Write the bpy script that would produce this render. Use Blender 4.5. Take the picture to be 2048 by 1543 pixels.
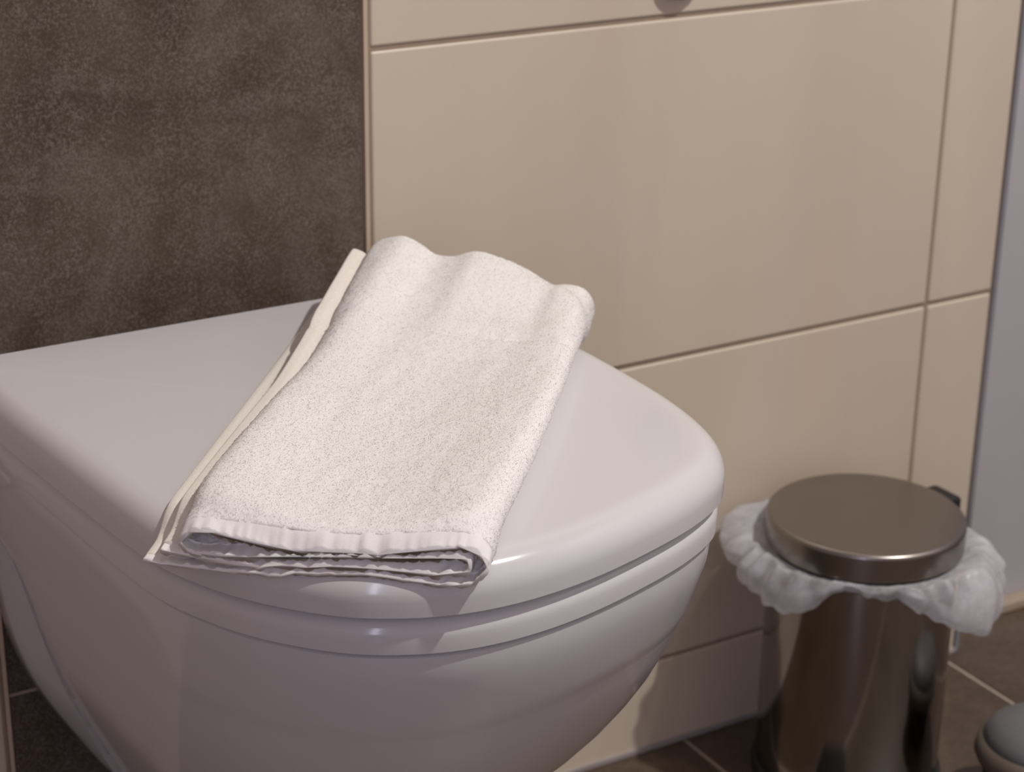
import bpy, bmesh, math, random
import numpy as np
from mathutils import Vector, Matrix, noise
random.seed(4); rng = np.random.default_rng(7)
for o in list(bpy.data.objects): bpy.data.objects.remove(o)
scene = bpy.context.scene
COL = scene.collection

# ------------------------------------------------------------------ camera
cam_d = bpy.data.cameras.new('camera'); cam = bpy.data.objects.new('camera', cam_d); COL.objects.link(cam)
R_ = Vector((0.8604, -0.5095, 0.0133)); U_ = Vector((0.1779, 0.3248, 0.9289)); F_ = Vector((0.4776, 0.7968, -0.3701))
F_.normalize(); R_ = (R_ - F_ * R_.dot(F_)).normalized(); U_ = R_.cross(F_)
CAM = Vector((0.0, -1.11, 0.8499))
cam.matrix_world = Matrix(((R_.x, U_.x, -F_.x, CAM.x), (R_.y, U_.y, -F_.y, CAM.y), (R_.z, U_.z, -F_.z, CAM.z), (0, 0, 0, 1)))
cam_d.sensor_fit = 'HORIZONTAL'; cam_d.sensor_width = 36.0; cam_d.lens = 70.276
cam_d.clip_start = 0.02; cam_d.clip_end = 50
cam_d.dof.use_dof = True; cam_d.dof.focus_distance = 0.98; cam_d.dof.aperture_fstop = 13.0
scene.camera = cam

# ------------------------------------------------------------------ world, light, exposure
w = bpy.data.worlds.new('world'); scene.world = w; w.use_nodes = True
w.node_tree.nodes['Background'].inputs[0].default_value = (0.5, 0.5, 0.55, 1)
w.node_tree.nodes['Background'].inputs[1].default_value = 0.05
scene.view_settings.view_transform = 'Standard'; scene.view_settings.look = 'None'
scene.view_settings.exposure = -0.06; scene.view_settings.gamma = 1.0
scene.view_settings.use_curve_mapping = False

def lamp(name, loc, target, size, power, color, size_y=None, shape='DISK'):
    d = bpy.data.lights.new(name, 'AREA'); d.shape = shape; d.size = size
    if size_y: d.size_y = size_y
    d.energy = power; d.color = color
    o = bpy.data.objects.new(name, d); COL.objects.link(o); o.location = loc
    dv = Vector(target) - Vector(loc); o.rotation_euler = dv.to_track_quat('-Z', 'Y').to_euler()
    return o
lamp('ceiling_spot_light', (1.30, -1.18, 2.38), (1.30, -1.18, 0), 0.07, 40.5, (1.0, 0.965, 0.925))
lamp('daylight_through_door', (-1.03, -2.25, 1.30), (0.914, -0.097, 1.0), 0.10, 8.0, (0.76, 0.72, 1.0), 1.6, 'RECTANGLE')

# ------------------------------------------------------------------ helpers
def tag(o, label=None, cat=None, group=None, kind=None):
    if label: o['label'] = label
    if cat: o['category'] = cat
    if group: o['group'] = group
    if kind: o['kind'] = kind
    return o
def empty(name, loc=(0, 0, 0)):
    o = bpy.data.objects.new(name, None); COL.objects.link(o); o.location = loc; o.empty_display_size = .05
    return o
def link(name, me, mats, parent=None, smooth=True):
    sh = smooth
    o = bpy.data.objects.new(name, me); COL.objects.link(o)
    for m in (mats if isinstance(mats, (list, tuple)) else [mats]): me.materials.append(m)
    if smooth:
        me.polygons.foreach_set('use_smooth', [True] * len(me.polygons))
        if name in ('lid', 'seat', 'bowl', 'body'): me.set_sharp_from_angle(angle=math.radians(38))
    if parent:
        o.parent = parent; o.matrix_parent_inverse = Matrix.Translation(-parent.location)
    return o
def mesh_from(name, V, Fc):
    me = bpy.data.meshes.new(name)
    me.from_pydata([tuple(map(float, v)) for v in V], [], [tuple(int(i) for i in f) for f in Fc]); me.update()
    return me
def grid_faces(nr, nc, closed_c=True, flip=False):
    a = []
    for i in range(nr - 1):
        for j in range(nc if closed_c else nc - 1):
            k = (j + 1) % nc
            q = (i * nc + j, i * nc + k, (i + 1) * nc + k, (i + 1) * nc + j)
            a.append(q[::-1] if flip else q)
    return a
def fixn(me):
    bm = bmesh.new(); bm.from_mesh(me); bmesh.ops.recalc_face_normals(bm, faces=bm.faces); bm.to_mesh(me); bm.free()
def box(bm, x0, x1, y0, y1, z0, z1, bevel=0, seg=3, mat=0):
    vs = [bm.verts.new((x, y, z)) for x in (x0, x1) for y in (y0, y1) for z in (z0, z1)]
    fs = [(0, 1, 3, 2), (4, 6, 7, 5), (0, 4, 5, 1), (2, 3, 7, 6), (0, 2, 6, 4), (1, 5, 7, 3)]
    faces = [bm.faces.new([vs[i] for i in f]) for f in fs]
    for f_ in faces: f_.material_index = mat
    if bevel:
        es = list({e for f_ in faces for e in f_.edges})
        r = bmesh.ops.bevel(bm, geom=es, offset=bevel, segments=seg, profile=0.5, affect='EDGES')
        for f_ in r['faces']: f_.material_index = mat
def bm_obj(name, bm, mats, parent=None, smooth=False):
    bmesh.ops.recalc_face_normals(bm, faces=bm.faces)
    me = bpy.data.meshes.new(name); bm.to_mesh(me); bm.free()
    return link(name, me, mats, parent, smooth)
def lathe(name, prof, mats, parent=None, n=96, center=(0, 0, 0), smooth=True):
    V = []; 
    for (r, z) in prof:
        for j in range(n):
            a = 2 * math.pi * j / n
            V.append((center[0] + r * math.cos(a), center[1] + r * math.sin(a), center[2] + z))
    me = mesh_from(name, V, grid_faces(len(prof), n))
    bm = bmesh.new(); bm.from_mesh(me); bmesh.ops.remove_doubles(bm, verts=bm.verts, dist=1e-6)
    bmesh.ops.dissolve_degenerate(bm, edges=bm.edges, dist=1e-7)
    bmesh.ops.recalc_face_normals(bm, faces=bm.faces); bm.to_mesh(me); bm.free()
    return link(name, me, mats, parent, smooth)

class NT:
    def __init__(s, name):
        s.m = bpy.data.materials.new(name); s.m.use_nodes = True; s.t = s.m.node_tree
        s.b = s.t.nodes['Principled BSDF']; s.tc = s.t.nodes.new('ShaderNodeTexCoord')
    def n(s, k, **kw):
        x = s.t.nodes.new('ShaderNode' + k)
        for a, v in kw.items(): setattr(x, a, v)
        return x
    def l(s, a, b): s.t.links.new(a, b)
    def noise(s, scale, detail=4, rough=.5, vec=None, dist=0):
        x = s.n('TexNoise'); x.inputs['Scale'].default_value = scale; x.inputs['Detail'].default_value = detail
        x.inputs['Roughness'].default_value = rough; x.inputs['Distortion'].default_value = dist
        s.l(vec or s.tc.outputs['Object'], x.inputs['Vector']); return x.outputs['Fac']
    def ramp(s, fac, stops):
        x = s.n('ValToRGB'); e = x.color_ramp.elements
        while len(e) < len(stops): e.new(.5)
        for i, (p_, c) in enumerate(stops): e[i].position = p_; e[i].color = (*c, 1)
        s.l(fac, x.inputs[0]); return x.outputs[0]
    def mix(s, fac, a, b, mode='MIX'):
        x = s.n('Mix', data_type='RGBA', blend_type=mode)
        for i, v in ((0, fac), (6, a), (7, b)):
            if isinstance(v, (int, float)): x.inputs[i].default_value = v
            elif isinstance(v, tuple): x.inputs[i].default_value = (*v, 1)
            else: s.l(v, x.inputs[i])
        return x.outputs[2]
    def map(s, scale=(1, 1, 1), loc=(0, 0, 0)):
        x = s.n('Mapping'); x.inputs['Scale'].default_value = scale; x.inputs['Location'].default_value = loc
        s.l(s.tc.outputs['Object'], x.inputs[0]); return x.outputs[0]
    def bump(s, h, strength, dist):
        x = s.n('Bump'); x.inputs['Strength'].default_value = strength; x.inputs['Distance'].default_value = dist
        s.l(h, x.inputs['Height']); s.l(x.outputs[0], s.b.inputs['Normal']); return x
    def set(s, **kw):
        for k, v in kw.items():
            k = k.replace('_', ' ')
            if isinstance(v, tuple): v = (*v, 1)
            if hasattr(v, 'is_linked') or hasattr(v, 'node'): s.l(v, s.b.inputs[k])
            else: s.b.inputs[k].default_value = v
        return s

# ------------------------------------------------------------------ materials
def m_beige():
    s = NT('beige_glazed_tile')
    n1 = s.noise(3.0, 3, .5, s.map((3.0, 1, .5)), .4)
    c = s.ramp(n1, [(.35, (.69, .60, .475)), (.62, (.65, .555, .445)), (.8, (.66, .54, .425))])
    s.set(Base_Color=c, Roughness=.3, IOR=1.5)
    s.bump(s.noise(60, 3), .03, .002); return s.m
def m_dark():
    s = NT('brown_stone_tile')
    big = s.noise(11, 4, .55, s.map((1, 1, 1), (.37, 0, .2)), .5)
    fine = s.noise(520, 5, .8)
    mid = s.noise(38, 6, .72, None, .4)
    base = s.ramp(big, [(.32, (.047, .029, .016)), (.5, (.072, .049, .031)), (.70, (.103, .078, .059))])
    sp = s.ramp(fine, [(.44, (0, 0, 0)), (.80, (1, 1, 1))])
    md = s.ramp(mid, [(.30, (.12, .12, .12)), (.78, (1, 1, 1))])
    c = s.mix(s.mix(1.0, sp, md, 'MULTIPLY'), base, (.42, .36, .32))
    cloud = s.ramp(s.noise(9, 7, .72, s.map((1, 1, 1), (1.3, 0, .71)), .7), [(.48, (0, 0, 0)), (.74, (.75, .75, .75))])
    c2 = s.mix(s.mix(1.0, cloud, s.ramp(fine, [(.30, (.35, .35, .35)), (.6, (1, 1, 1))]), 'MULTIPLY'), c, (.24, .195, .168))
    s.set(Base_Color=c2, Roughness=.5); s.bump(fine, .15, .0006); return s.m
def m_floor():
    s = NT('brown_floor_tile')
    big = s.noise(7, 6, .7, None, .5)
    base = s.ramp(big, [(.3, (.070, .044, .026)), (.6, (.115, .080, .053)), (.8, (.17, .13, .096))])
    fine = s.ramp(s.noise(150, 4, .7), [(.4, (.8, .8, .8)), (.7, (1.2, 1.2, 1.2))])
    s.set(Base_Color=s.mix(1.0, base, fine, 'MULTIPLY'), Roughness=.42); s.bump(big, .05, .002); return s.m
def m_plain(name, col, rough=.5, scale=40, var=.06, **kw):
    s = NT(name)
    lo = tuple(c * (1 - var) for c in col); hi = tuple(min(1, c * (1 + var)) for c in col)
    s.set(Base_Color=s.ramp(s.noise(scale, 3), [(.3, lo), (.7, hi)]), Roughness=rough, **kw)
    return s.m
def m_steel(name, col, rough, aniso, rot):
    s = NT(name); s.set(Base_Color=s.ramp(s.noise(30, 3), [(.3, tuple(c * .94 for c in col)), (.7, col)]), Roughness=rough, Metallic=1.0, Anisotropic=aniso, Anisotropic_Rotation=rot)
    tg = s.n('Tangent', direction_type='RADIAL', axis='Z'); s.l(tg.outputs[0], s.b.inputs['Tangent']); return s.m
def m_terry():
    s = NT('white_terry_cloth')
    f1 = s.noise(900, 3, .6); big = s.noise(25, 3)
    c = s.ramp(f1, [(.3, (.92, .885, .86)), (.65, (.96, .93, .905))])
    c = s.mix(.25, c, s.ramp(big, [(.3, (.92, .885, .86)), (.7, (.95, .92, .9))]))
    s.set(Base_Color=c, Roughness=.95, Sheen_Weight=.25, Specular_IOR_Level=.15)
    s.bump(f1, .5, .0008); return s.m
def m_hem():
    s = NT('white_woven_hem')
    f1 = s.noise(1500, 2, .6)
    s.set(Base_Color=s.ramp(f1, [(.3, (.90, .87, .85)), (.7, (.95, .925, .91))]), Roughness=.85, Specular_IOR_Level=.2)
    s.bump(f1, .2, .0003); return s.m
def m_pile():
    s = NT('cotton_pile'); s.set(Base_Color=(.92, .89, .87), Roughness=.9, Specular_IOR_Level=.1)
    tl = s.n('BsdfTranslucent'); tl.inputs[0].default_value = (.92, .89, .87, 1)
    mx = s.n('MixShader'); mx.inputs[0].default_value = .6; s.l(s.b.outputs[0], mx.inputs[1]); s.l(tl.outputs[0], mx.inputs[2])
    s.l(mx.outputs[0], s.t.nodes['Material Output'].inputs[0]); return s.m
def m_selv():
    s = NT('cream_selvedge')
    f1 = s.noise(1200, 2, .6)
    s.set(Base_Color=s.ramp(f1, [(.3, (.82, .76, .68)), (.7, (.93, .88, .81))]), Roughness=.85, Specular_IOR_Level=.2)
    s.bump(f1, .35, .0005); return s.m
def m_bag():
    s = NT('translucent_white_plastic_bag'); t = s.t
    n1 = s.noise(45, 4, .6); n2 = s.noise(160, 3, .6)
    s.set(Base_Color=(.90, .89, .92), Roughness=.25, Specular_IOR_Level=.5)
    b = s.bump(n1, .08, .003)
    tl = s.n('BsdfTranslucent'); tl.inputs[0].default_value = (.85, .84, .86, 1)
    tr = s.n('BsdfTransparent'); tr.inputs[0].default_value = (.97, .97, .97, 1)
    m1 = s.n('MixShader'); m1.inputs[0].default_value = .4; m2 = s.n('MixShader')
    rr = s.ramp(n1, [(.35, (.40, .40, .40)), (.7, (.78, .78, .78))]); s.l(rr, m2.inputs[0])
    out = t.nodes['Material Output']
    s.l(s.b.outputs[0], m1.inputs[1]); s.l(tl.outputs[0], m1.inputs[2])
    s.l(m1.outputs[0], m2.inputs[1]); s.l(tr.outputs[0], m2.inputs[2]); s.l(m2.outputs[0], out.inputs[0])
    return s.m
M = dict(
    beige=m_beige(), dark=m_dark(), floor=m_floor(),
    grout=m_plain('tan_grout', (.34, .26, .19), .9), fgrout=m_plain('floor_grout', (.42, .34, .28), .9),
    dgrout=m_plain('light_brown_grout', (.40, .32, .25), .9),
    trim=m_plain('tan_tile_edge', (.60, .47, .35), .4, 20), seal=m_plain('grey_silicone', (.36, .32, .30), .5),
    metaltrim=m_plain('grey_metal_trim', (.30, .30, .33), .4, Metallic=.2),
    white=m_plain('grey_white_paint', (.47, .45, .465), .7, 3, .03), ceil=m_plain('ceiling_white_paint', (.75, .72, .69), .9, 3),
    brownwall=m_plain('brown_wall', (.37, .275, .185), .6, 5), frontwall=m_plain('grey_wall', (.55, .52, .55), .7, 3, .03),
    skirt=m_plain('beige_skirting', (.42, .33, .25), .5),
    ceramic=m_plain('white_ceramic', (.66, .645, .65), .13, 3, .01, IOR=1.52),
    seat=m_plain('white_seat_plastic', (.68, .66, .66), .14, 3, .01, IOR=1.48),
    steel=m_steel('polished_steel', (.34, .315, .30), .11, .93, .25),
    brushed=m_steel('brushed_steel', (.32, .29, .265), .30, 0, 0),
    black=m_plain('black_plastic', (.012, .012, .012), .45), chrome=m_plain('chrome', (.75, .75, .75), .12, Metallic=1.0),
    greylid=m_plain('grey_plastic', (.14, .138, .142), .5), palerim=m_plain('pale_brown_plastic', (.13, .105, .08), .5),
    terry=m_terry(), pile=m_pile(), hem=m_hem(), selv=m_selv(), bag=m_bag())

# ------------------------------------------------------------------ room
XL, XR, YF, ZC = -1.3, 2.0, -2.4, 2.4
PL, PR, XJ, XC = 0.293, 0.5573, 1.0456, 1.1150       # dark panel left/right, tile joint, wall corner
ZR = [.0793, .3301, .5810]; TH = .2509; TW = .4883; G = .0013
def tiles(name, rects, depth, y, mat, gm, gy, bev, gr):
    bm = bmesh.new()
    for (x0, x1, z0, z1) in rects: box(bm, x0 + G, x1 - G, y, y + depth, z0 + G, z1 - G, bev, 3, 0)
    for (x0, x1, z0, z1) in gr: box(bm, x0, x1, gy, y + depth + .02, z0, z1, 0, 1, 1)
    return bm_obj(name, bm, [mat, gm], None, False)
zl = [0.0] + [ZR[0] + TH * i for i in range(0, 10)]
zl = [z for z in zl if z < ZC] + [ZC]
xs_r = [PR, XJ, XC]; xs_l = [XL, -.196, PL]
rects = []
for xs in (xs_l, xs_r):
    for a, b in zip(xs[:-1], xs[1:]):
        for c, d in zip(zl[:-1], zl[1:]):
            if b - a > .02 and d - c > .01: rects.append((a, b, c, d))
wb = tiles('wall_back', rects, .008, 0.0, M['beige'], M['grout'], .0014, .0022, [(XL, PL, 0, ZC), (PR, XC, 0, ZC)])
for p_ in wb.data.polygons: p_.use_smooth = True
md = wb.modifiers.new('wn', 'WEIGHTED_NORMAL'); md.keep_sharp = False
tag(wb, kind='structure')
dz = [0, .192, .192 + .60, .192 + 1.2, .192 + 1.8, ZC]
wc = tiles('wall_center', [(PL + .003, PR - .0035, a, b) for a, b in zip(dz[:-1], dz[1:])], .008, .0015, M['dark'], M['dgrout'], .0025, .0004,
           [(PL + .0032, PR - .0037, 0, ZC)])
tag(wc, kind='structure')
def struct_box(name, m, *b, bevel=0, smooth=False):
    bm = bmesh.new(); box(bm, *b, bevel, 2); o = bm_obj(name, bm, m, None, smooth); tag(o, kind='structure'); return o
struct_box('trim_1', M['trim'], PR - .0036, PR - .0006, -.0004, .012, 0, ZC, bevel=.0004)
struct_box('trim_2', M['trim'], PL + .0006, PL + .0032, -.0004, .012, 0, ZC, bevel=.0004)
struct_box('trim_3', M['metaltrim'], XC, XC + .0042, -.0012, .055, 0, ZC, bevel=.0006)
struct_box('trim_4', M['seal'], XL, XC, -.0022, .004, 0, .0052, bevel=.001)
struct_box('wall_recess', M['white'], XC - .02, XR, .045, .12, 0, ZC)
struct_box('baseboard_recess', M['skirt'], XC + .0045, XR, .030, .045, 0, .010, bevel=.002)
struct_box('wall_left', M['brownwall'], XL - .1, XL, YF, .12, 0, ZC)
struct_box('wall_right', M['white'], XR, XR + .1, YF, .12, 0, ZC)
struct_box('wall_front', M['frontwall'], XL - .1, XR + .1, YF - .1, YF, 0, ZC)
struct_box('ceiling', M['ceil'], XL - .1, XR + .1, YF - .1, .12, ZC, ZC + .1)
bm = bmesh.new(); box(bm, XL - .1, XR + .1, YF - .1, .13, -.1, -.0009, 0, 1, 1)
x = .8300 - .27 * 8
while x < XR:
    y1 = .125; yy = [y1, -.44, -.98, -1.52, -2.06, YF]
    for a, b in zip(yy[:-1], yy[1:]): box(bm, x + .0017, x + .27 - .0017, b + .0017, a - .0017, -.01, 0, .0006, 1, 0)
    x += .27
tag(bm_obj('floor', bm, [M['floor'], M['fgrout']]), kind='structure')

# ------------------------------------------------------------------ toilet
OUT = [(.2713, -.055), (.2722, -.085), (.2736, -.1135), (.2793, -.172), (.2835, -.2146), (.2925, -.287), (.3042, -.3212), (.318, -.3476),
       (.3404, -.3751), (.3603, -.3911), (.3913, -.4052), (.4286, -.4100), (.4735, -.4048), (.527, -.3893), (.556, -.3765), (.5760, -.3630),
       (.5925, -.338), (.6005, -.310), (.6045, -.278), (.6055, -.235), (.6045, -.193), (.6015, -.12), (.599, -.06)]
def dense(pts, n):
    P = np.array(pts); out = []
    Q = np.vstack([P[0] * 2 - P[1], P, P[-1] * 2 - P[-2]])
    for i in range(1, len(Q) - 2):
        p0, p1, p2, p3 = Q[i - 1:i + 3]
        for t in np.linspace(0, 1, 24, endpoint=False):
            out.append(.5 * ((2 * p1) + (-p0 + p2) * t + (2 * p0 - 5 * p1 + 4 * p2 - p3) * t * t + (-p0 + 3 * p1 - 3 * p2 + p3) * t ** 3))
    out.append(P[-1]); return resamp(np.array(out), n)
def resamp(P, n, closed=False):
    if closed: P = np.vstack([P, P[:1]])
    d = np.r_[0, np.cumsum(np.linalg.norm(np.diff(P, axis=0), axis=1))]
    s = np.linspace(0, d[-1], n, endpoint=not closed)
    return np.stack([np.interp(s, d, P[:, k]) for k in range(P.shape[1])], 1)
def smooth_closed(P, it):
    for _ in range(it): P = .25 * np.roll(P, 1, 0) + .5 * P + .25 * np.roll(P, -1, 0)
    return P
front = dense(OUT, 260)
rad = .006; cr = lambda c, a0, a1: [(c[0] + rad * math.cos(a), c[1] + rad * math.sin(a)) for a in np.linspace(a0, a1, 12)]
YB = -.043
outline = np.vstack([front, np.array(cr((.599 - rad, YB - rad), 0, math.pi / 2)), np.array(cr((.2713 + rad, YB - rad), math.pi / 2, math.pi))])
NO = 300
outline = smooth_closed(resamp(outline, NO, True), 8)
tan = np.roll(outline, -1, 0) - np.roll(outline, 1, 0); tan /= np.linalg.norm(tan, axis=1)[:, None]
nor = np.stack([tan[:, 1], -tan[:, 0]], 1)
if np.sum((outline - outline.mean(0)) * nor) < 0: nor = -nor
CX, CY = .437, -.205
def ringset(prof, out=outline, nr=nor, base=None):
    """prof: list of (outward offset, z)"""
    V = []
    for (o_, z) in prof:
        wgt = np.clip((-.047 - out[:, 1]) / .03, .12, 1)[:, None]
        P = out + nr * o_ * (wgt if o_ < -.004 else 1)
        V += [(a, b, z) for a, b in P]
    return V
def arc(o0, z0, rx, rz, a0, a1, n):   # center offset
    return [(o0 + rx * math.cos(a), z0 + rz * math.sin(a)) for a in np.linspace(math.radians(a0), math.radians(a1), n)]
def capped(name, prof, mats, parent, top_crown=0, cap_bottom=True):
    V = ringset(prof); n = len(prof); F = grid_faces(n, NO)
    last = np.array(V[-NO:]); k = 0
    for sc in (.8, .6, .4, .2, .05):
        P = last.copy(); P[:, 0] = CX + (P[:, 0] - CX) * sc; P[:, 1] = CY + (P[:, 1] - CY) * sc; P[:, 2] += top_crown * (1 - sc ** 2)
        V += [tuple(p) for p in P]; n += 1
    F = grid_faces(n, NO); V.append((CX, CY, last[0, 2] + top_crown)); c = len(V) - 1; b = (n - 1) * NO
    F += [(b + j, b + (j + 1) % NO, c) for j in range(NO)]
    if cap_bottom: F.append(tuple(range(NO))[::-1])
    me = mesh_from(name, V, F); fixn(me); return link(name, me, mats, parent)
toilet = tag(empty('toilet', (.437, -.02, .0)), 'white wall-hung toilet with closed rounded lid, mounted on the brown tile panel', 'toilet')
ZL = .440
lid_prof = [(-.022, .4153), (-.003, .4153), (-.0008, .4154), (-.0002, .4159)] + [(-.0001, .419)] + arc(-.0155, .4235, .0155, .0165, 0, 90, 14)[0:] + [(-.022, .44005)]
# lid underside is hollow-ish but closed; seat and bowl follow
capped('lid', lid_prof, M['seat'], toilet, .0008)
seat_prof = [(-.03, .3950), (-.004, .3950), (-.0032, .3952), (-.0027, .3957), (-.0024, .400)] + arc(-.0134, .4035, .0110, .0103, 0, 90, 10) + [(-.03, .4138)]
capped('seat', seat_prof, M['seat'], toilet, 0)
# bowl shell
lev = [(.3943, .950, .975, 0), (.3938, .966, .984, 0), (.3925, .972, .989, 0), (.388, .972, .989, 0), (.378, .968, .985, 0), (.365, .958, .974, 0), (.350, .947, .961, 0), (.342, .940, .952, 0),
       (.3385, .936, .947, .012), (.3365, .934, .945, .035), (.334, .932, .942, .06), (.328, .927, .935, .082), (.320, .920, .926, .09), (.300, .897, .900, .096), (.280, .868, .868, .097),
       (.260, .835, .832, .098), (.240, .796, .790, .100), (.220, .752, .742, .102), (.200, .703, .690, .105), (.180, .650, .632, .108), (.160, .590, .568, .110), (.140, .52, .498, .112), (.120, .44, .42, .114), (.100, .34, .335, .116), (.085, .22, .235, .118), (.078, .10, .15, .12)]
FY0 = float(outline[:, 1].min())
V = []; 
ff = resamp(np.vstack([[front[0][0], -.001], front[1:-1], [front[-1][0], -.001]]), 200)
ff = np.vstack([ff[:1], smooth_closed(ff, 6)[1:-1], ff[-1:]])
nb = 40
for (z, sx, sy, yb) in lev:
    yb = -yb - .001; yf = FY0 * sy
    P = ff.copy(); t = (P[:, 1] + .055) / (FY0 + .055)      # 0 at rear, 1 at front
    X = CX + (P[:, 0] - CX) * sx
    Y = np.minimum(-.001 + (yf + .001) * np.clip((P[:, 1] + .001) / (FY0 + .001), 0, 1), yb)
    ring = np.stack([X, Y, np.full(len(X), z)], 1)
    back = np.linspace(ring[-1], ring[0], nb + 2)[1:-1]
    V.append(np.vstack([ring, back]))
NC = 200 + nb
VV = np.vstack(V)
F = grid_faces(len(lev), NC); F.append(tuple(range(NC))); F.append(tuple(range((len(lev) - 1) * NC, len(lev) * NC)))
me = mesh_from('bowl', VV, F); fixn(me)
bowl = link('bowl', me, M['ceramic'], toilet)
# neck between bowl shell and wall (inner mounting body, flares to the wall)
prof0 = [(.336, .150), (.30, .148), (.25, .142), (.22, .135), (.19, .122), (.157, .103), (.118, .080), (.098, .055), (.09, .02)]
V = []
ys = np.linspace(-.004, -.20, 22)
for y in ys:
    k = min(1, -y / .075); sc = 1 - .26 * (k * k * (3 - 2 * k)); 
    if y < -.12: sc *= 1 - .8 * ((-y - .12) / .08) ** 2 * .5
    right = [(CX + w_ * sc, y, .09 + (z - .09) * (1 if y > -.12 else 1)) for z, w_ in prof0]
    left = [(CX - w_ * sc, y, z) for z, w_ in prof0][::-1]
    V.append(np.array(right + left))
V = [resamp(smooth_closed(resamp(v, 120, True), 6), 120, True) for v in V]
VV = np.vstack(V); F = grid_faces(len(ys), 120); F.append(tuple(range(120))); F.append(tuple(range((len(ys) - 1) * 120, len(ys) * 120)))
me = mesh_from('mounting_neck', VV, F); fixn(me); link('mounting_neck', me, M['ceramic'], toilet)

# ------------------------------------------------------------------ towel
A = np.array([.280, -.316]); B = np.array([.404, -.4166]); Cc = np.array([.626, -.153]); Dd = np.array([.497, -.053])
PATH = [((0, 1.6), (3, 4)), ((10, 1.6), (12, 10)), ((40, 1.6), (24, 16)), ((80, 1.6), (60, 13)), ((120, 1.6), (115, 7)), ((146, 1.8), (148, 3)), ((156, 4), (160, 4)),
        ((161, 8.5), (165, 11)), ((162, 13.5), (164, 20)), ((159, 18), (159, 26.5)), ((152, 20), (150, 28)), ((140, 19.0), (139, 27)), ((120, 15.5), (112, 37)),
        ((100, 13.5), (97, 41)), ((80, 13.8), (85, 37.5)), ((60, 16), (73, 37)), ((45, 18), (62, 44)), ((32, 19.5), (53, 48)), ((24, 19), (42, 45.5)), ((19.5, 16), (36, 42)),
        ((18, 11.8), (33, 36)), ((22, 8.8), (37, 32)), ((35, 8.0), (47, 32)), ((60, 8.6), (70, 28)), ((90, 9.2), (95, 27)), ((115, 10.6), (115, 24)), ((130, 13), (130, 22)),
        ((142, 16.0), (143, 22)), ((150, 16.6), (152, 19)), ((154.5, 13.8), (157, 14)), ((154, 9.8), (154, 7)), ((149, 7.4), (148, 6.8)), ((138, 6), (138, 8)), ((118, 5.2), (115, 13)),
        ((90, 5), (90, 18)), ((60, 5.2), (62, 22)), ((35, 5.9), (48, 25)), ((20, 6.6), (32, 33)), ((9, 7.2), (23, 38))]
NP = 420
def cat(P, n):
    P = np.array(P, float); return dense(P, n)
pf = cat([a for a, b in PATH], 900); pb = cat([b for a, b in PATH], 900)
sA = np.r_[0, np.cumsum(np.linalg.norm(np.diff(pf, axis=0), axis=1))]
L_s = sA[-1]
sel = np.interp(np.linspace(0, L_s, NP), sA, np.arange(900)); 
pf = np.stack([np.interp(sel, np.arange(900), pf[:, k]) for k in (0, 1)], 1)
pb = np.stack([np.interp(sel, np.arange(900), pb[:, k]) for k in (0, 1)], 1)
sF = np.linspace(0, L_s, NP)        # mm along the cloth
def nz(x, y, z, s=1.0): return noise.noise(Vector((x * s, y * s, z * s)))
NTt = 330; LT = 337.0
ol_poly = outline
def inside_dist(p):
    d = ol_poly - p; i = int(np.argmin((d ** 2).sum(1))); return -float((p - ol_poly[i]) @ nor[i])
def base_z(p):
    d = inside_dist(p)
    if d > .016: return 0.0
    if d > 0: q = (.016 - d) / .016; return -.009 * q * q
    return -.009 - min(.0015, -d * .3)
dropgrid = {}
def base_fast(p):
    i, j = p[0] / .004, p[1] / .004; i0, j0 = math.floor(i), math.floor(j); fi, fj = i - i0, j - j0
    def g(a, b):
        if (a, b) not in dropgrid: dropgrid[(a, b)] = base_z(np.array((a * .004, b * .004)))
        return dropgrid[(a, b)]
    return (g(i0, j0) * (1 - fi) + g(i0 + 1, j0) * fi) * (1 - fj) + (g(i0, j0 + 1) * (1 - fi) + g(i0 + 1, j0 + 1) * fi) * fj
def smooth01(x): x = min(1, max(0, x)); return x * x * (3 - 2 * x)
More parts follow.
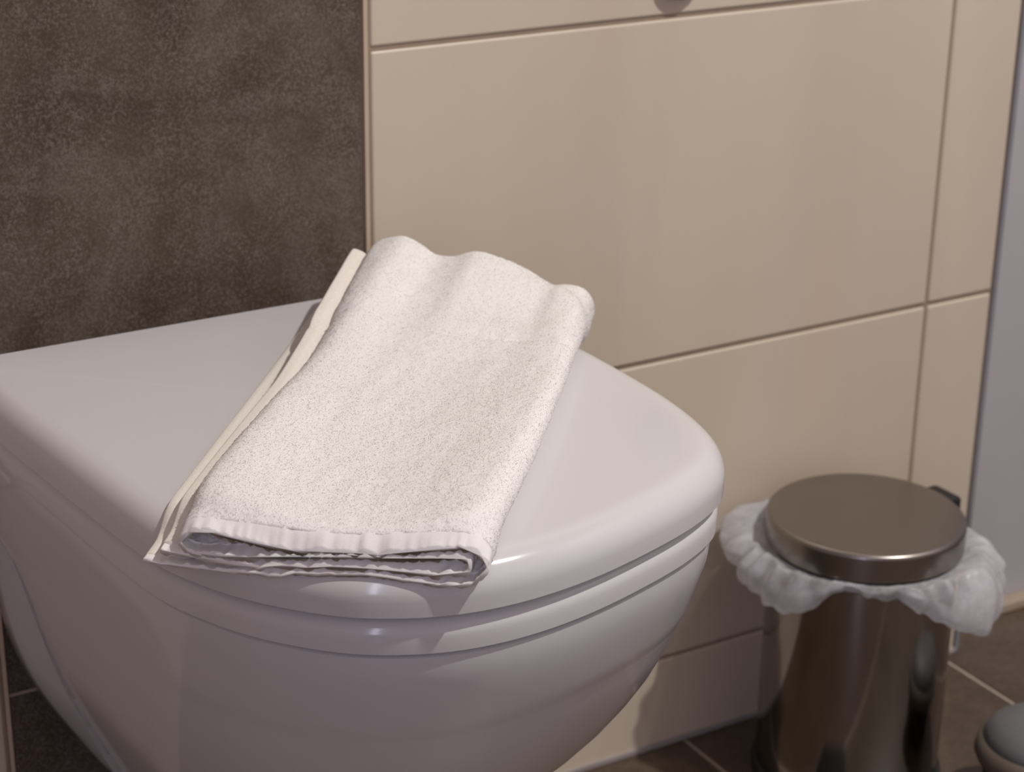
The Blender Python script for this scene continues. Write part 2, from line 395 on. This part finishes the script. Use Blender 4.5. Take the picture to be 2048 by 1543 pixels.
def section(t):
    """offset closed ring in (v mm, h mm) for station t"""
    wv = .25 * t + .75 * smooth01(t)
    wh = .10 * t + .90 * smooth01((t - .45) / .55) ** 1.25
    c = np.stack([pf[:, 0] * (1 - wv) + pb[:, 0] * wv, pf[:, 1] * (1 - wh) + pb[:, 1] * wh], 1)
    puff = math.sin(math.pi * min(1, t)) * 2.0
    c = c.copy(); c[:, 1] += puff * np.clip(c[:, 1] / 20, 0, 1)
    left = np.clip(1 - c[:, 0] / 60, 0, 1) * np.clip((c[:, 1] - 4) / 10, 0, 1)
    c[:, 1] += 5.0 * left * math.sin(math.pi * min(1, t)) ** 1.0
    c[:, 0] += 5.0 * math.sin(math.pi * t) * np.clip((c[:, 0] - 100) / 60, 0, 1)
    # rounded, closed fold at the far end
    u = t * LT; q = max(0, (u - (LT - 14)) / 14)
    if q > 0:
        hm = .45 * np.interp(c[:, 0], [0, 30, 55, 80, 110, 165], [10, 36, 46, 36, 37, 24])
        c[:, 1] = hm + (c[:, 1] - hm) * math.sqrt(max(0.0, 1 - q * q) + .0008)
    # soft crease across the top layer and gentle unevenness
    topm = np.clip((c[:, 1] - 12) / 5, 0, 1)
    u0 = 222 + 14 * np.sin(np.pi * np.clip(c[:, 0] / 160, 0, 1)) + 6 * np.sin(c[:, 0] * .05)
    c[:, 1] -= topm * (1.1 * np.exp(-((u - u0) / 2.6) ** 2) + .5 * np.exp(-((u - u0 + 26) / 3.0) ** 2) * np.clip((c[:, 0] - 30) / 40, 0, 1) - 1.0 * np.exp(-((u - u0 - 12) / 9) ** 2))
    # front end dips a little
    e = max(0, 1 - u / 11)
    upper = np.clip((c[:, 1] - 9) / 6, 0, 1)
    c[:, 1] -= 3.2 * e * e * upper
    return c
def build_sheet(t0, t1, nt, s0, s1, half, disp, name, mat, round_ends=True, ribs=False, parent=None):
    ts = np.linspace(t0, t1, nt); i0, i1 = s0, s1
    V = []; nring = None
    for ti, t in enumerate(ts):
        c = section(t); tg = np.gradient(c, axis=0); tg /= np.maximum(np.linalg.norm(tg, axis=1)[:, None], 1e-6)
        n_ = np.stack([-tg[:, 1], tg[:, 0]], 1)
        # smooth normals
        for _ in range(4): n_ = .25 * np.vstack([n_[:1], n_[:-1]]) + .5 * n_ + .25 * np.vstack([n_[1:], n_[-1:]])
        n_ /= np.maximum(np.linalg.norm(n_, axis=1)[:, None], 1e-6)
        cc = c[i0:i1]; nn = n_[i0:i1]; tt = tg[i0:i1]; ss = sF[i0:i1]; u = t * LT
        h = np.full(len(cc), half) if not callable(half) else half(ss, u)
        dA = np.zeros(len(cc)); dB = np.zeros(len(cc))
        if disp:
            for k in range(len(cc)):
                dA[k] = disp(ss[k], u, 0); dB[k] = disp(ss[k], u, 31.7)
        if ribs:
            wob = np.array([1.5 * nz(x_ * .17, 3.1, u * .02) + 1.3 * nz(x_ * .40, 7.7, u * .03) for x_ in ss])
            cc = cc + nn * wob[:, None] * max(0, 1 - u / 8)
            h = h + .25 * np.array([nz(x_ * 1.1, 1.7, 0) for x_ in ss])
        up = cc + nn * (h + dA)[:, None]; dn = cc - nn * (h + dB)[:, None]
        endcap = []
        e1 = cc[-1]; a = np.linspace(0, np.pi, 6)[1:-1]
        capR = [e1 + nn[-1] * h[-1] * math.cos(x_) + tt[-1] * h[-1] * math.sin(x_) for x_ in a]
        e0 = cc[0]; capL = [e0 - nn[0] * h[0] * math.cos(x_) - tt[0] * h[0] * math.sin(x_) for x_ in a]
        ring = np.vstack([up, capR, dn[::-1], capL]); nring = len(ring)
        fv = ring[:, 0] / 162.0
        bow = 0
        Pl = (A[None] * (1 - fv[:, None]) + B[None] * fv[:, None]) * (1 - t) + (Dd[None] * (1 - fv[:, None]) + Cc[None] * fv[:, None]) * t
        Pl = Pl - np.array([.643, .766])[None] * (.006 * np.sin(np.pi * np.clip(fv, 0, 1)) * max(0, 1 - t / .3) ** 2)[:, None]
        for k in range(len(ring)):
            bz = base_fast(Pl[k]); hh = ring[k, 1]
            damp = 1.0 if hh < 4 else max(.55, 1 - (hh - 4) / 30)
            low = .35 * nz(Pl[k][0] * 22, Pl[k][1] * 22, hh * .05) * 2.2 * min(1, max(0, hh - 6) / 8)
            V.append((Pl[k][0], Pl[k][1], ZL + .0009 + bz * damp + max(.15 if hh < 3 else 0, hh + low) * .001))
    F = grid_faces(nt, nring)
    F.append(tuple(range(nring))); F.append(tuple(range((nt - 1) * nring, nt * nring)))
    me = mesh_from(name, V, F); fixn(me); return link(name, me, mat, parent)
def terry_disp(s, u, o):
    return .42 * nz(s * .95 + o, u * .95, o) + .30 * nz(s * 2.1, u * 2.1 + o, 4.2 + o) + .35 * nz(s * .12, u * .05 + o, 9 + o)
towel = tag(empty('hand_towel', (.45, -.23, ZL)), 'folded white terry hand towel lying across the closed toilet lid', 'towel')
i_l = int(np.searchsorted(sF, 6.5)); i_r = int(np.searchsorted(sF, L_s - 8))
terry = build_sheet(.0165, 1.0, NTt, i_l, i_r, 1.25, terry_disp, 'terry_body', M['terry'], parent=towel)
build_sheet(0.0, .0185, 12, 0, NP, 1.05, None, 'hem', M['hem'], ribs=True, parent=towel)
selv_disp = lambda s, u, o: .12 * nz(s * .8 + o, u * 1.2, o) + .10 * math.sin(u * 1.9)
build_sheet(.014, .985, 200, 0, i_l + 2, lambda s, u: 1.15 + .5 * np.exp(-((s - 2.0) / 2.0) ** 2), selv_disp, 'selvedge', M['selv'], parent=towel)
build_sheet(.014, .985, 200, i_r - 2, NP, lambda s, u: 1.3 + .9 * np.exp(-((L_s - s - 4.0) / 3.0) ** 2), selv_disp, 'selvedge', M['selv'], parent=towel)

# terry pile: short cotton loops standing on the cloth
me_t = terry.data
nv = len(me_t.vertices); co = np.empty(nv * 3); me_t.vertices.foreach_get('co', co); co = co.reshape(-1, 3)
vn = np.empty(nv * 3); me_t.vertices.foreach_get('normal', vn); vn = vn.reshape(-1, 3)
nf = len(me_t.polygons); quad = np.array([tuple(p_.vertices) for p_ in me_t.polygons if len(p_.vertices) == 4])
ar = .5 * np.linalg.norm(np.cross(co[quad[:, 2]] - co[quad[:, 0]], co[quad[:, 3]] - co[quad[:, 1]]), axis=1)
NTUFT = 520000
pick = rng.choice(len(quad), NTUFT, p=ar / ar.sum()); a_, b_ = rng.random(NTUFT)[:, None], rng.random(NTUFT)[:, None]
q = quad[pick]
def bil(X): return (X[q[:, 0]] * (1 - a_) + X[q[:, 1]] * a_) * (1 - b_) + (X[q[:, 3]] * (1 - a_) + X[q[:, 2]] * a_) * b_
P_, N_ = bil(co), bil(vn); N_ /= np.linalg.norm(N_, axis=1)[:, None]
keep = N_[:, 2] > -.35; P_, N_ = P_[keep], N_[keep]; n_t = len(P_)
rd = rng.normal(size=(n_t, 3)); sd = np.cross(N_, rd); sd /= np.linalg.norm(sd, axis=1)[:, None]; fw = np.cross(N_, sd)
ln = (.00028 + .0004 * rng.random(n_t))[:, None]; wd = (.00011 + .00007 * rng.random(n_t))[:, None]; lean = (rng.normal(size=n_t) * .55)[:, None]
base = P_ - N_ * .0002
mid = base + N_ * ln * .75 + fw * ln * lean * .5; tip = base + N_ * ln * .95 + fw * ln * (lean * .5 + .5)
V6 = np.stack([base - sd * wd, base + sd * wd, mid + sd * wd, mid - sd * wd, tip + sd * wd * .7, tip - sd * wd * .7], 1).reshape(-1, 3)
idx = np.arange(n_t)[:, None] * 6
F6 = np.vstack([idx + np.array([0, 1, 2, 3]), idx + np.array([3, 2, 4, 5])])
me = bpy.data.meshes.new('terry_pile'); me.vertices.add(len(V6)); me.vertices.foreach_set('co', V6.ravel())
me.loops.add(len(F6) * 4); me.loops.foreach_set('vertex_index', F6.ravel().astype(np.int32))
me.polygons.add(len(F6)); me.polygons.foreach_set('loop_start', np.arange(0, len(F6) * 4, 4, dtype=np.int32)); me.polygons.foreach_set('loop_total', np.full(len(F6), 4, dtype=np.int32))
me.update(calc_edges=True)
pile = link('terry_pile', me, M['pile'], towel); tag(pile, kind='stuff')
pile.data.normals_split_custom_set_from_vertices([tuple(x) for x in np.repeat(N_, 6, 0)])

# ------------------------------------------------------------------ waste bin
BX, BY = .914, -.097
binr = tag(empty('pedal_bin', (BX, BY, 0)), 'round stainless steel pedal bin with lid, standing on the floor right of the toilet', 'waste bin')
RB = .0698
lathe('body', [(RB - .001, .010), (RB, .012), (RB, .188), (RB + .0012, .1895), (RB + .0012, .1925), (RB - .001, .194), (RB - .003, .193), (RB - .003, .012)], M['steel'], binr, 128, (BX, BY, 0))
lathe('base_ring', [(0, .0005), (RB + .0015, .0005), (RB + .0028, .002), (RB + .0028, .010), (RB + .001, .0125), (RB - .002, .0125), (0, .0125)], M['black'], binr, 96, (BX, BY, 0))
lathe('inner_bucket', [(RB - .004, .19), (RB - .0025, .197), (RB - .0045, .1985), (RB - .0065, .1975), (RB - .0075, .03), (0, .028), (0, .026), (RB - .0090, .0262), (RB - .006, .03), (RB - .004, .19)], M['black'], binr, 96, (BX, BY, 0))
RLd = .0733
lp = [(RLd - .0012, .1985), (RLd, .199), (RLd, .2145)] + [(RLd - .0035 + .0035 * math.cos(a), .2165 + .0035 * math.sin(a)) for a in np.linspace(0, math.pi / 2, 8)] + [(RLd - .008, .2201), (RLd * .5, .2206), (0.0, .2208), (0, .2190), (RLd - .007, .2185), (RLd - .0012, .214), (RLd - .0012, .1985)]
lid = lathe('lid', lp, M['brushed'], binr, 160, (BX, BY, 0))
ha = math.radians(2)
bm = bmesh.new(); box(bm, .060, .0840, -.0145, .0145, .176, .2185, .003, 2)
bmesh.ops.rotate(bm, verts=bm.verts, cent=(0, 0, 0), matrix=Matrix.Rotation(ha, 3, 'Z')); bmesh.ops.translate(bm, verts=bm.verts, vec=(BX, BY, 0))
bm_obj('hinge', bm, M['black'], binr)
bm = bmesh.new(); box(bm, -.112, -.062, -.019, .019, .0035, .0085, .002, 2)
bmesh.ops.rotate(bm, verts=bm.verts, cent=(0, 0, 0), matrix=Matrix.Rotation(ha + .62, 3, 'Z')); bmesh.ops.translate(bm, verts=bm.verts, vec=(BX, BY, 0))
pedal = bm_obj('pedal', bm, M['black'], binr)

# bin liner folded over the rim
rt = np.array([F_.y, -F_.x]); rt /= np.linalg.norm(rt)
dxy = np.array([BX - CAM.x, BY - CAM.y]); dxy /= np.linalg.norm(dxy); rt = np.array([dxy[1], -dxy[0]])
ctl = [(-90, 76, 192, 197), (-78, 77, 187, 197), (-64, 80, 181, 197), (-50, 85, 173, 197), (-38, 94, 162, 197), (-28, 103, 153, 197), (-14, 107, 153, 198), (2, 106, 164, 199), (14, 99, 178, 198), (30, 84, 190, 197), (50, 79, 192, 196), (90, 79, 192, 196),
       (130, 80, 192, 196), (148, 88, 192, 202), (160, 98, 190, 205), (172, 107, 186, 202), (182, 107, 184, 199), (192, 101, 180, 197), (200, 91, 183, 197), (208, 95, 172, 197), (222, 95, 167, 198), (234, 89, 169, 197), (246, 83, 174, 197), (254, 81, 182, 197), (262, 77, 191, 197), (270, 76, 192, 197)]
ca = np.array(ctl, float)
NA, NS = 420, 44; V = []
def ridge(x, y, z): return 1 - 2 * abs(nz(x, y, z))
for si in range(NS):
    s = si / (NS - 1)
    for j in range(NA):
        a = -90 + 360 * j / NA
        Ro, zb, zt = [np.interp(a, ca[:, 0], ca[:, k]) for k in (1, 2, 3)]
        ar = math.radians(a); cx_, sy_ = math.cos(ar), math.sin(ar)
        Ro += 3.0 * nz(cx_ * 3.2, sy_ * 3.2, 1); zb += 4.0 * nz(cx_ * 3.3, sy_ * 3.3, 5) + 2.5 * nz(cx_ * 9, sy_ * 9, 6)
        zt += 3.0 * nz(cx_ * 4, sy_ * 4, 8)
        wide = min(1, max(0, (Ro - 76) / 14))
        # cross section: out from under the lid, over, down, and tucked back under
        pr = [(72.2, 196.5), (72.2 + 4.0 * wide, 196.5 + (zt - 197) * wide), (72 + (Ro - 72) * .6, zt + 1.5 * wide), (Ro, zt - (zt - zb) * .35), (Ro - 1, zb + 4), (Ro - 4 - 6 * wide, zb), (72.2 + (Ro - 72) * .45, zb + 5 + 4 * wide), (72.2, min(190, zb + 14))]
        x = s * (len(pr) - 1); k = min(len(pr) - 2, int(x)); f = x - k
        g = lambda m: pr[max(0, min(len(pr) - 1, m))]
        p0, p1, p2, p3 = g(k - 1), g(k), g(k + 1), g(k + 2)
        r_, z_ = [.5 * (2 * p1[c] + (-p0[c] + p2[c]) * f + (2 * p0[c] - 5 * p1[c] + 4 * p2[c] - p3[c]) * f * f + (-p0[c] + 3 * p1[c] - 3 * p2[c] + p3[c]) * f ** 3) for c in (0, 1)]
        env = math.sin(math.pi * s) * (.3 + .7 * wide)
        r_ += env * (6.5 * ridge(cx_ * 2.8, sy_ * 2.8, 3 + s * .8) + 4.5 * ridge(cx_ * 6 + s, sy_ * 6, s * 1.2) + 3.0 * nz(cx_ * 5, sy_ * 5, s * 5) - 7)
        z_ += env * (5.0 * ridge(cx_ * 3.4, sy_ * 3.4, 20 + s * 2.0) + 2.6 * ridge(cx_ * 7, sy_ * 7, 30 + s * 3) - 4.2)
        r_ = max(r_, 71.6 if z_ < 198 else 74.8)
        z_ = min(z_, 197.6 if r_ < 75.2 else 209)
        p = np.array([BX, BY]) + (rt * cx_ + dxy * sy_) * r_ * .001
        V.append((p[0], min(p[1], -.003), z_ * .001))
me = mesh_from('bin_liner', V, grid_faces(NS, NA))
liner = link('bin_liner', me, M['bag']); 
md = liner.modifiers.new('thick', 'SOLIDIFY'); md.thickness = .0003
tag(liner, 'translucent white plastic bag folded out over the rim of the steel pedal bin', 'bin bag')

# ------------------------------------------------------------------ round container at the right frame edge
QX, QY = .9987, -.2149
cont = tag(empty('round_container', (QX, QY, 0)), 'low round grey-topped container on the floor, cut off by the bottom right corner', 'container')
lathe('body', [(0, .0005), (.036, .0005), (.038, .003), (.041, .044), (0, .044)], M['black'], cont, 64, (QX, QY, 0))
lathe('rim', [(.038, .044), (.046, .046), (.0485, .052), (.047, .059), (.043, .063), (.038, .063)], M['palerim'], cont, 64, (QX, QY, 0))
lathe('cap', [(.0415, .060), (.0425, .064), (.040, .071), (.032, .077), (.018, .080), (0, .081)], M['greylid'], cont, 64, (QX, QY, 0))

# wall fixture whose lower edge just enters the top of the frame
fx, fz = .792, .6125
bm = bmesh.new()
bmesh.ops.create_cone(bm, cap_ends=True, segments=48, radius1=.019, radius2=.019, depth=.008)
es = [e for e in bm.edges if len(e.link_faces) == 2 and abs(e.verts[0].co.z - e.verts[1].co.z) < 1e-6]
bmesh.ops.bevel(bm, geom=es, offset=.002, segments=3, affect='EDGES')
bmesh.ops.rotate(bm, verts=bm.verts, cent=(0, 0, 0), matrix=Matrix.Rotation(math.pi / 2, 3, 'X')); bmesh.ops.translate(bm, verts=bm.verts, vec=(fx, -.0045, fz))
tag(bm_obj('wall_flange', bm, M['chrome'], None, True), 'small round chrome fitting on the beige tiles at the top edge', 'wall fitting')
